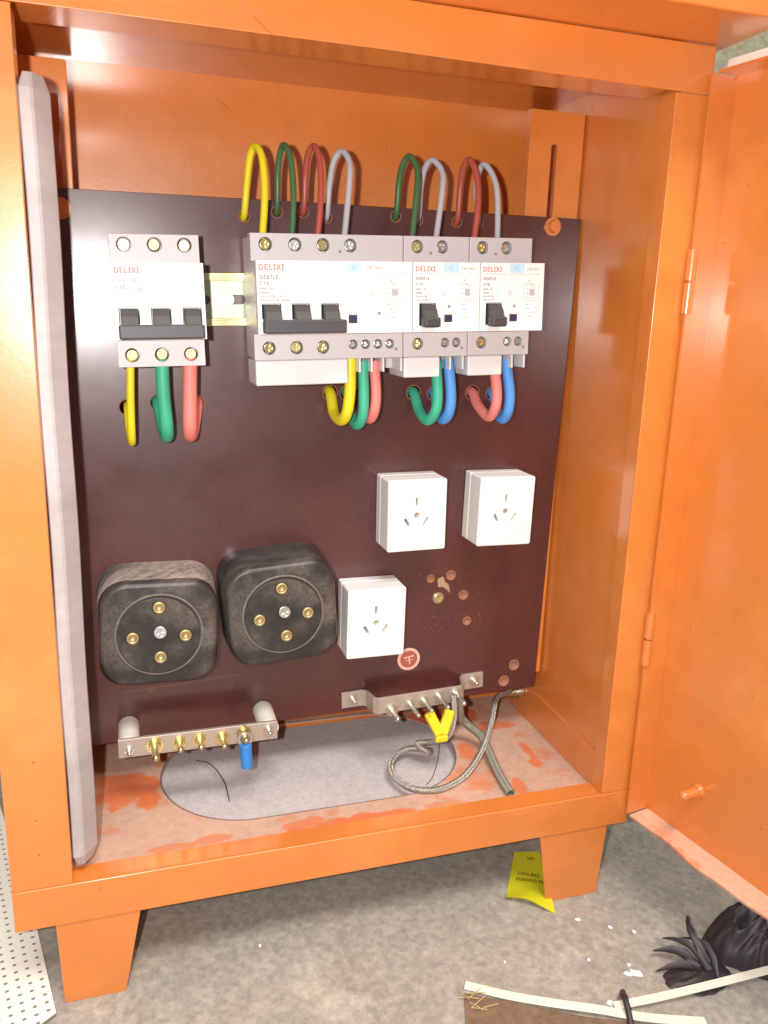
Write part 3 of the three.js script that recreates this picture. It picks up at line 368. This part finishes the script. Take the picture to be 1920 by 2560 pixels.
const dusty = (lo, hi, amt) => dataTex(512, (u, v) => { const a = fbm(u, v, 6, 3), b = fbm(u + 0.6, v + 0.3, 90, 3), sp = hash(Math.floor(u * 512), Math.floor(v * 512) + 77) > 0.985 ? 0.1 : 0, d = amt * S(lo, hi, a * 0.85 + b * 0.15) * (0.7 + 0.5 * b) + sp; const k = 0.15 + 0.02 * b; return [k + 0.012 + d * 0.5, k + d * 0.45, k - 0.004 + d * 0.4]; }, true, 7, 7);
const bakelite = new THREE.MeshStandardMaterial({ map: dusty(0.25, 0.8, 0.42), roughness: 0.42, bumpMap: peel, bumpScale: 0.00004 });
const bakeliteClean = new THREE.MeshStandardMaterial({ map: dusty(0.3, 0.9, 0.35), roughness: 0.36, bumpMap: peel, bumpScale: 0.00004 });
const bakeliteDust = new THREE.MeshStandardMaterial({ map: dusty(0.05, 0.65, 0.85), roughness: 0.8, bumpMap: peel, bumpScale: 0.00006 });
const oldBrass = new THREE.MeshStandardMaterial({ color: rgb(0.5, 0.41, 0.22), metalness: 0.85, roughness: 0.5 });
function fivePin(label, x, y, turn, rimM, faceM) {
  const t = thing('five_pin_socket', label, 'socket', [x, y, 0], 'black five pin sockets'); t.rotation.z = turn;
  mesh('housing', roundLoft([[0.083, 0.081, 0.019, 0.0001], [0.0825, 0.0803, 0.019, 0.012], [0.080, 0.0765, 0.0185, 0.034]]), rimM, t);
  mesh('front', roundLoft([[0.080, 0.0765, 0.0185, 0.0341], [0.0795, 0.0755, 0.0185, 0.0375], [0.077, 0.0725, 0.0175, 0.0398], [0.073, 0.0685, 0.016, 0.0405]]), faceM, t);
  const disc = new THREE.Shape(); disc.absarc(0, 0, 0.0276, 0, Math.PI * 2); const pins = [[0, 0.0205, 0], [-0.0178, -0.0008, 0.08], [0.0175, -0.001, 0], [0.0005, -0.016, 0]];
  for (const [px, py] of pins) disc.holes.push(circ(px, py, 0.0047)); mesh('contact_plate', ext(disc, 0.0406, 0.0424, 0.0003, 40), faceM, t);
  mesh('rim', at(new THREE.TorusGeometry(0.0292, 0.0007, 8, 64), 0, 0, 0.0407), bakeliteDust, t);
  for (const [px, py] of pins) { const g = new THREE.LatheGeometry([[0.0, -0.0012], [0.0022, -0.0012], [0.0023, 0.0008], [0.0028, 0.0015], [0.0038, 0.0015], [0.0045, 0.0008], [0.0045, -0.006]].map(([a, b]) => new THREE.Vector2(a, b)), 20); g.rotateX(Math.PI / 2); mesh('contact', g.translate(px, py, 0.0422), oldBrass, t); }
  screw(t, 0.0006, 0.0025, 0.0424, 0.0043, 0.3, M.zinc);
}
fivePin('dusty black five pin socket near the grey rubber seal', 0.0200, 0.2268, -0.02, bakeliteDust, bakelite);
fivePin('black five pin socket between another black socket and a white socket', 0.1068, 0.2342, 0.085, bakeliteClean, bakelite);

// round sticker
{ const st2 = canvasTex(256, 256, (c) => { c.fillStyle = '#e0b0a0'; c.fillRect(0, 0, 256, 256); c.fillStyle = '#a35a4c'; c.beginPath(); c.arc(128, 128, 96, 0, 7); c.fill(); c.strokeStyle = '#e3b8a8'; c.lineWidth = 13; c.beginPath(); c.moveTo(72, 112); c.lineTo(186, 92); c.moveTo(128, 104); c.lineTo(144, 186); c.stroke(); c.lineWidth = 7; c.beginPath(); c.moveTo(92, 146); c.lineTo(178, 132); c.stroke(); });
  const g = new THREE.CylinderGeometry(0.0098, 0.0098, 0.0004, 40); g.rotateX(Math.PI / 2); { const p = g.attributes.position, uv = g.attributes.uv; for (let i = 0; i < p.count; i++) uv.setXY(i, p.getX(i) / 0.0198 + 0.5, p.getY(i) / 0.0198 + 0.5); }
  const o = mesh('round_sticker', g, new THREE.MeshStandardMaterial({ map: st2, roughness: 0.5 })); o.position.set(0.2191, 0.1698, 0.0003); tag(o, 'round pinkish sticker with a pale T mark under white socket corner', 'sticker'); }

// ------------------------------------------------------------------ terminal bars
function hexBolt(parent, x, y, z, r, len, m, name = 'bolt') { const o = mesh(name, [cylZ(0, 0, 0, 0.0009, r * 1.55), cylZ(0, 0, 0.0009, 0.0009 + r * 0.9, r * 1.1, r * 1.05, 6), cylZ(0, 0, 0.0009 + r * 0.9, len, r * 0.62), at(new THREE.SphereGeometry(r * 0.62, 12, 8), 0, 0, len)], m, parent); o.position.set(x, y, z); o.rotation.z = rr(0, 1); return o; }
{
  const t = thing('terminal_bar', 'flat terminal bar on two white insulators below the black sockets', 'terminal bar', [-0.0037, 0.1384, 0]);
  const b = box(-0.0076, 0.1075, -0.0074, 0.0072, 0.030, 0.033, 0.0005); mesh('bar', b, M.dull, t);
  for (const x of [0, 0.1015]) mesh('insulator', [cylZ(x, 0.0005, 0.0001, 0.0298, 0.0078, 0.0074, 32)], plastic(0.72, 0.7, 0.6, 0.55), t);
  for (const [x, y, l, r, m] of [[0, -0.0015, 0.0055, 0.0024, M.zinc], [0.0178, 0.0, 0.018, 0.0042, M.brass], [0.0352, 0, 0.011, 0.0036, M.brass], [0.0498, 0, 0.011, 0.0036, M.brass], [0.0662, -0.0008, 0.0125, 0.0036, M.brass], [0.082, 0.0018, 0.013, 0.0035, M.brass], [0.1008, 0.0012, 0.006, 0.0027, M.zinc]]) hexBolt(t, x, y, 0.0331, r, l, m);
}
{
  const t = thing('cable_lug', 'short blue sleeved cable lug hanging from a bolt of terminal bar', 'cable lug', [0.0783, 0.1385, 0.0405]);
  const ring = new THREE.Shape(); ring.absarc(0, 0, 0.0058, 0, Math.PI * 2); ring.holes.push(circ(0, 0, 0.0036)); mesh('ring', ext(ring, -0.0006, 0.0006, 0.0002), M.zinc, t);
  const s = mesh('sleeve', [at(new THREE.CylinderGeometry(0.0045, 0.0042, 0.017, 24), 0, -0.0135, 0), at(new THREE.CylinderGeometry(0.003, 0.0044, 0.002, 24), 0, -0.004, 0)], plastic(0.03, 0.22, 0.62, 0.35), t); s.rotation.x = -0.12; s.rotation.z = 0.03;
}
{
  const t = thing('earth_bar', 'dull bent earth bar with two square tabs screwed to the brown board', 'terminal bar', [0.1715, 0.1402, 0]);
  const strip = (pts, th) => { const up = [], dn = []; pts.forEach(([x, z], i) => { const a = pts[Math.max(0, i - 1)], b = pts[Math.min(pts.length - 1, i + 1)], dx = b[0] - a[0], dz = b[1] - a[1], l = Math.hypot(dx, dz); up.push([x - dz / l * th / 2, z + dx / l * th / 2]); dn.unshift([x + dz / l * th / 2, z - dx / l * th / 2]); }); const g = ext(poly([...up, ...dn]), -0.007, 0.007, 0.0003); g.rotateX(Math.PI / 2); g.scale(1, 1, 1); return g; };
  const g = strip([[-0.0095, 0.0012], [0.008, 0.0012], [0.0112, 0.004], [0.0135, 0.017], [0.016, 0.0195], [0.088, 0.0195], [0.0905, 0.017], [0.094, 0.004], [0.097, 0.0012], [0.1155, 0.0012]], 0.002);
  g.rotateZ(0.038); { const bx = g; bx.computeBoundingBox(); if (bx.boundingBox.max.z < 0.015) { bx.scale(1, 1, -1); } } mesh('bar', g, M.dull, t);
  hexBolt(t, 0, 0, 0.0023, 0.0026, 0.005, M.zinc); hexBolt(t, 0.107, 0.0045, 0.0023, 0.0028, 0.006, M.zinc);
  for (const [x, y, l, r] of [[0.0275, -0.004, 0.015, 0.0034], [0.043, -0.0005, 0.02, 0.0026], [0.055, 0.001, 0.018, 0.0027], [0.068, 0.0035, 0.02, 0.0029], [0.0835, 0.003, 0.016, 0.0036]]) hexBolt(t, x, y, 0.0206, r, l, M.zinc);
}
{ // yellow sleeved pair of lugs
  const t = thing('yellow_lug_pair', 'bright yellow forked pair of sleeved lugs under the earth bar', 'cable lug', [0.236, 0.126, 0.034]);
  for (const [a, dx] of [[0.42, -0.005], [-0.42, 0.0052]]) { const o = mesh('sleeve', new RoundedBoxGeometry(0.0085, 0.0205, 0.0055, 3, 0.0018), M.yellow, t); o.position.set(dx, 0.001, 0); o.rotation.z = a; o.rotation.x = -0.35; }
  mesh('crimp', new RoundedBoxGeometry(0.011, 0.006, 0.006, 3, 0.002).translate(0.0005, -0.011, 0.003), M.yellow, t);
}
// braided earth strap and grey strap on the pan
function braid(curve, R, r, turns, n, N) { const gs = []; const fr = curve.computeFrenetFrames(N, false), P = []; for (let i = 0; i <= N; i++) P.push(curve.getPointAt(i / N)); for (const dir of [-1, 1]) for (let k = 0; k < n; k++) { const pts = []; for (let i = 0; i <= N; i++) { const a = dir * (i / N) * turns * Math.PI * 2 + k / n * Math.PI * 2, q = R * (1 + 0.12 * dir * Math.sin(a * 3)); pts.push(P[i].clone().addScaledVector(fr.normals[i], Math.cos(a) * q).addScaledVector(fr.binormals[i], Math.sin(a) * q)); } gs.push(new THREE.TubeGeometry(new THREE.CatmullRomCurve3(pts), N, r, 4, false)); } gs.push(new THREE.TubeGeometry(curve, N, R * 0.82, 10, false)); return gs; }
const CR = (p) => new THREE.CatmullRomCurve3(p.map((q) => V(...q)), false, 'centripetal');
{
  const o = mesh('braided_strap', braid(CR([[0.2495, 0.147, 0.027], [0.2500, 0.128, 0.03], [0.246, 0.109, 0.027], [0.234, 0.1, 0.016], [0.2245, 0.0985, 0.014], [0.232, 0.0935, 0.02], [0.2365, 0.0895, 0.012], [0.222, 0.089, 0.004], [0.2045, 0.0885, 0.014], [0.196, 0.0885, 0.036], [0.2035, 0.0885, 0.059], [0.2225, 0.0885, 0.0665], [0.246, 0.089, 0.058], [0.2625, 0.091, 0.045], [0.2775, 0.096, 0.03], [0.2945, 0.106, 0.008], [0.3135, 0.112, -0.022], [0.330, 0.108, -0.036], [0.3375, 0.1065, -0.042]]), 0.0021, 0.00055, 42, 5, 420), new THREE.MeshStandardMaterial({ color: rgb(0.5, 0.48, 0.43), metalness: 0.85, roughness: 0.42 }));
  tag(o, 'tinned braided earth strap looping over the cabinet floor', 'earth strap');
}
{
  const o = mesh('braided_strap', braid(CR([[0.2545, 0.143, 0.026], [0.2595, 0.128, 0.018], [0.266, 0.114, 0.008], [0.2735, 0.105, 0.004], [0.282, 0.099, 0.016], [0.282, 0.094, 0.032], [0.2795, 0.0905, 0.052], [0.2775, 0.0892, 0.07], [0.276, 0.0893, 0.087]]), 0.003, 0.0005, 18, 6, 200), new THREE.MeshStandardMaterial({ color: rgb(0.34, 0.32, 0.26), metalness: 0.5, roughness: 0.6 }));
  tag(o, 'straight dull flexible strap running from earth bar to the cabinet sill', 'earth strap');
}
{ const t = thing('earth_stud', 'zinc stud with nuts on the inner side wall above the dusty pan', 'bolt', [0.3453, 0.1045, -0.043]); const b = hexBolt(t, 0, 0, 0, 0.0042, 0.014, M.zinc, 'stud'); b.rotation.y = -Math.PI / 2; const b2 = hexBolt(t, -0.006, 0, 0, 0.004, 0.006, M.brass, 'nut'); b2.rotation.y = -Math.PI / 2; }
{ const o = mesh('hair_wire', tube([[0.048, 0.0805, -0.037], [0.058, 0.084, -0.022], [0.066, 0.083, 0.004], [0.0675, 0.0797, 0.027]], 0.0004, 40, 6), plastic(0.05, 0.04, 0.04)); tag(o, 'thin dark wire lying curved on grey plate below the blue lug', 'wire'); }
{ const o = mesh('hair_wire', tube([[0.255, 0.0815, -0.01], [0.245, 0.0805, 0.012], [0.231, 0.08, 0.036], [0.222, 0.0797, 0.045]], 0.0003, 40, 6), plastic(0.06, 0.05, 0.05)); tag(o, 'thin dark wire lying inside the loop of braided earth strap', 'wire'); }

// ------------------------------------------------------------------ things on the concrete
{ // perforated white sheet beside the cabinet
  const s = poly([[-0.0554, -0.1159], [-0.0743, -0.0327], [-0.14, 0.21], [-0.40, 0.21], [-0.40, -0.30], [-0.20, -0.225], [-0.0706, -0.1273]]);
  const ax = [-0.221, 0.975], ay = [-0.975, -0.221], inside = (x, y) => { const P = s.getPoints(); let c = false; for (let i = 0, j = P.length - 1; i < P.length; j = i++) if ((P[i].y > y) !== (P[j].y > y) && x < (P[j].x - P[i].x) * (y - P[i].y) / (P[j].y - P[i].y) + P[i].x) c = !c; return c; };
  for (let i = -8; i < 46; i++) for (let j = 0; j < 16; j++) { const x = -0.0554 + ax[0] * (i * 0.0072 + 0.004) + ay[0] * (j * 0.0072 + 0.004), y = -0.1159 + ax[1] * (i * 0.0072 + 0.004) + ay[1] * (j * 0.0072 + 0.004); if (x > -0.2 && inside(x + 0.002, y) && inside(x, y - 0.002) && inside(x, y + 0.002)) s.holes.push(circ(x, y, 0.0014)); }
  const g = ext(s, 0, 0.0007, 0, 8); g.rotateX(-Math.PI / 2); g.translate(0, 0.0028, 0);
  const t = thing('perforated_sheet', 'white perforated sheet lying on the concrete beside the cabinet', 'sheet'); mesh('face', boxUV(g), plastic(0.88, 0.85, 0.76, 0.6), t);
  const s2 = new THREE.Shape(s.getPoints()), g2 = ext(s2, 0, 0.0021); g2.rotateX(-Math.PI / 2); g2.translate(0, 0.0004, 0); mesh('added_dark_layer', boxUV(g2), plastic(0.2, 0.19, 0.17, 0.9), t);  // dark layer added under the face so the holes come out dark
}
{ // yellow tag
  const tx = canvasTex(256, 384, (c) => { c.fillStyle = '#d6cf1c'; c.fillRect(0, 0, 256, 384); c.save(); c.translate(128, 192); c.rotate(Math.PI); c.fillStyle = '#4a4a12'; c.font = 'bold 34px sans-serif'; c.fillText('5S ONVM3V', -100, -6); c.fillText('IVM OOLI', -80, 36); c.font = 'bold 26px sans-serif'; c.fillText('DOVI', -60, 150); c.restore(); });
  const A = [0.3065, 0.045], B = [0.328, 0.05], Cc = [0.3045, 0.1195], D = [0.2735, 0.0965]; const g = new THREE.PlaneGeometry(1, 1, 10, 14), p = g.attributes.position;
  for (let i = 0; i < p.count; i++) { const u = p.getX(i) + 0.5, v = 0.5 - p.getY(i), x = (A[0] * (1 - u) + B[0] * u) * (1 - v) + (D[0] * (1 - u) + Math.min(Cc[0], 0.3045) * u) * v, z = (A[1] * (1 - u) + B[1] * u) * (1 - v) + (D[1] * (1 - u) + Cc[1] * u) * v; p.setXYZ(i, x, 0.0012 + 0.006 * Math.pow(Math.max(0, v - 0.25), 2) * (1 - Math.abs(u - 0.45) * 1.6) + 0.0025 * Math.sin(v * 7 + u * 3) * v * v, z); }
  const g2 = g.clone(); g2.translate(0, -0.0004, 0); g.computeVertexNormals(); g2.computeVertexNormals();
  const o = mesh('paper_tag', [g, g2], new THREE.MeshStandardMaterial({ map: tx, roughness: 0.6 })); tag(o, 'yellow printed paper tag tucked beside the cabinet foot', 'tag');
}
const plasticStrip = (label, pts, w, h) => { const c = CR(pts), N = 50, pos = [], idx = [], uv = []; for (let i = 0; i <= N; i++) { const P = c.getPointAt(i / N), T = c.getTangentAt(i / N), n = V(-T.z, 0, T.x).normalize(); for (const [a, b] of [[-1, 0], [-0.8, 1], [0.8, 1], [1, 0]]) { pos.push(P.x + n.x * a * w / 2, P.y + b * h, P.z + n.z * a * w / 2); uv.push(a, i / N); } } for (let i = 0; i < N; i++) for (let j = 0; j < 4; j++) { const a = i * 4 + j, b = i * 4 + (j + 1) % 4; idx.push(a, a + 4, b, b, a + 4, b + 4); } idx.push(0, 1, 2, 0, 2, 3, N * 4, N * 4 + 2, N * 4 + 1, N * 4, N * 4 + 3, N * 4 + 2); let g = new THREE.BufferGeometry(); g.setAttribute('position', new THREE.Float32BufferAttribute(pos, 3)); g.setAttribute('uv', new THREE.Float32BufferAttribute(uv, 2)); g.setIndex(idx); g = g.toNonIndexed(); g.computeVertexNormals(); const o = mesh('plastic_strip', g, plastic(0.82, 0.8, 0.66, 0.5)); tag(o, label, 'strip'); return o; };
plasticStrip('white plastic strip bowed over the piece of brown cardboard', [[0.2095, 0.001, 0.1655], [0.232, 0.003, 0.1825], [0.258, 0.004, 0.1975], [0.285, 0.004, 0.2105], [0.313, 0.003, 0.224], [0.35, 0.002, 0.237]], 0.0062, 0.0016);
plasticStrip('cream plastic strip lying across the torn black plastic', [[0.297, 0.004, 0.2115], [0.33, 0.006, 0.2150], [0.37, 0.008, 0.2175], [0.42, 0.010, 0.2195], [0.5, 0.010, 0.221]], 0.0056, 0.0018);
{ const s = poly([[0.206, -0.172], [0.24, -0.191], [0.275, -0.211], [0.318, -0.23], [0.31, -0.262], [0.23, -0.262], [0.19, -0.215]]); const g = ext(s, 0, 0.0016); g.rotateX(-Math.PI / 2); const o = mesh('cardboard_piece', boxUV(g), new THREE.MeshStandardMaterial({ color: rgb(0.4, 0.26, 0.18), map: concrete, roughness: 0.95 })); o.position.y = 0.0004; tag(o, 'piece of brown cardboard lying under the bowed white strip', 'cardboard'); }
// torn black plastic: curled blades and a crumpled lump
const blackM = new THREE.MeshStandardMaterial({ color: rgb(0.032, 0.023, 0.029), roughness: 0.5 });
function blade(base, tip, w, lift, bend) { const N = 18, pos = [], idx = []; const b = V(...base), t = V(...tip), d = t.clone().sub(b), n = V(-d.z, 0, d.x).normalize(); for (let i = 0; i <= N; i++) { const u = i / N, P = b.clone().addScaledVector(d, u).addScaledVector(n, bend * Math.sin(u * Math.PI)); P.y += lift * Math.sin(u * Math.PI); const ww = w * (0.12 + Math.pow(Math.sin(Math.PI * Math.pow(u * 0.97 + 0.03, 0.75)), 0.8)) * (1 + 0.15 * Math.sin(u * 23 + w * 9000)); for (const q of [-1, 0, 1]) pos.push(P.x + n.x * q * ww / 2, P.y + (q > 0 ? 0.45 * ww : q ? 0.15 * ww : 0), P.z + n.z * q * ww / 2); } for (let i = 0; i < N; i++) for (const j of [0, 1]) { const a = i * 3 + j; idx.push(a, a + 1, a + 3, a + 1, a + 4, a + 3); } const g = new THREE.BufferGeometry(); g.setAttribute('position', new THREE.Float32BufferAttribute(pos, 3)); g.setAttribute('uv', new THREE.Float32BufferAttribute(new Float32Array(pos.length / 3 * 2), 2)); g.setIndex(idx); g.computeVertexNormals(); const g2 = g.clone(); g2.translate(0, -0.0004, 0); return [g, g2]; }
const crumple = (n, fx, fz, hgt) => { const g = new THREE.PlaneGeometry(1, 1, n, n); g.rotateX(-Math.PI / 2); const p = g.attributes.position; for (let i = 0; i < p.count; i++) { const x = p.getX(i) * 2, z = p.getZ(i) * 2, rd = Math.hypot(x, z), ed = 1 + 0.3 * (fbm(Math.atan2(z, x) / 6.2832 + 1, 0.37 + fx, 8, 3) - 0.5) * 2, q = Math.min(1, Math.max(Math.abs(x), Math.abs(z)) / Math.max(1e-6, rd)); const f = fbm(x * 0.13 + 1.5, z * 0.13 + 1.5, 16, 3), rid = Math.abs(2 * f - 1); const k = q * ed; p.setXYZ(i, x * k * fx, 0.0006 + hgt * Math.pow(Math.max(0, 1 - Math.pow(rd * q, 2.2)), 0.7) * (0.6 + 0.55 * (1 - rid) ), z * k * fz); } g.computeVertexNormals(); return g; };
{
  const t = thing('torn_plastic', 'torn black plastic with thin curled shreds beside the larger black heap', 'plastic scrap', [0.37, 0, 0.2]);
  const tips = [[-0.02, 0.007, -0.021, 0.0078, 0.004, 0.005], [-0.009, 0.011, -0.026, 0.0062, 0.007, 0.004], [0.004, 0.012, -0.022, 0.0056, 0.007, 0.007], [0.018, 0.018, -0.034, 0.0056, 0.009, -0.008], [0.027, 0.012, -0.022, 0.0034, 0.006, -0.006], [-0.026, 0.003, -0.008, 0.0075, 0.003, 0.005], [-0.02, 0.003, 0.008, 0.006, 0.003, -0.004]];
  tips.forEach(([x, y, z, w, lf, bd], i) => mesh('shred', blade([0.006 + 0.0024 * i, 0.0012, 0.004 + 0.004 * ((i * 7) % 3)], [x, y, z], w * 0.78, lf, bd), blackM, t));
  const g = crumple(36, 0.026, 0.0135, 0.0045); g.translate(0.002, 0, 0.004); mesh('film', g, blackM, t);
}
{ const o = mesh('black_heap', crumple(56, 0.045, 0.03, 0.034), blackM); o.position.set(0.439, 0, 0.192); tag(o, 'heap of crumpled black plastic behind the cream strip', 'plastic scrap'); }
{ const o = mesh('black_tape', tube([[0.3115, 0.0015, 0.2005], [0.3065, 0.006, 0.207], [0.304, 0.0105, 0.2125], [0.302, 0.007, 0.2205], [0.3, 0.002, 0.228]], 0.0021, 24, 8), blackM); tag(o, 'short black tape wrapped over the joint of two pale strips', 'tape'); }
for (const [x, z, s] of [[0.318, 0.1304, 0.0026], [0.3527, 0.1534, 0.002], [0.3245, 0.1866, 0.003], [0.3300, 0.1885, 0.0042], [0.2989, 0.206, 0.003], [0.2452, 0.1535, 0.0014], [0.3375, 0.1445, 0.0018], [0.3305, 0.1805, 0.002], [0.08, 0.092, 0.0016], [0.305, 0.168, 0.0015]]) {
  const n = 7, pts = []; for (let k = 0; k < n; k++) { const a = k / n * 6.283 + rr(-0.3, 0.3), r = s * rr(0.45, 1.05); pts.push([Math.cos(a) * r * 1.4, Math.sin(a) * r]); }
  const g = ext(poly(pts), 0, 0.0006); g.rotateX(-Math.PI / 2); const o = mesh('paint_chip', g, plastic(0.85, 0.82, 0.84, 0.6)); o.position.set(x, 0.0005, z); o.rotation.y = rr(0, 3); tag(o, 'small white paint chip lying loose on the concrete', 'paint chip', 'white paint chips on the concrete');
}
for (let k = 0; k < 9; k++) { const x = rr(0.196, 0.212), z = rr(0.163, 0.186), a = rr(-0.6, 1.4), l = rr(0.008, 0.018); const o = mesh('straw', tube([[x, 0.0012, z], [x + Math.cos(a) * l * 0.5, 0.003, z + Math.sin(a) * l * 0.5], [x + Math.cos(a) * l, 0.0012 + rr(0, 0.004), z + Math.sin(a) * l]], 0.00035, 8, 5), plastic(0.55, 0.4, 0.18, 0.8)); tag(o, 'dry straw lying by the end of the bowed white strip', 'straw', 'loose straws on the concrete'); }

renderer.render(scene, camera);
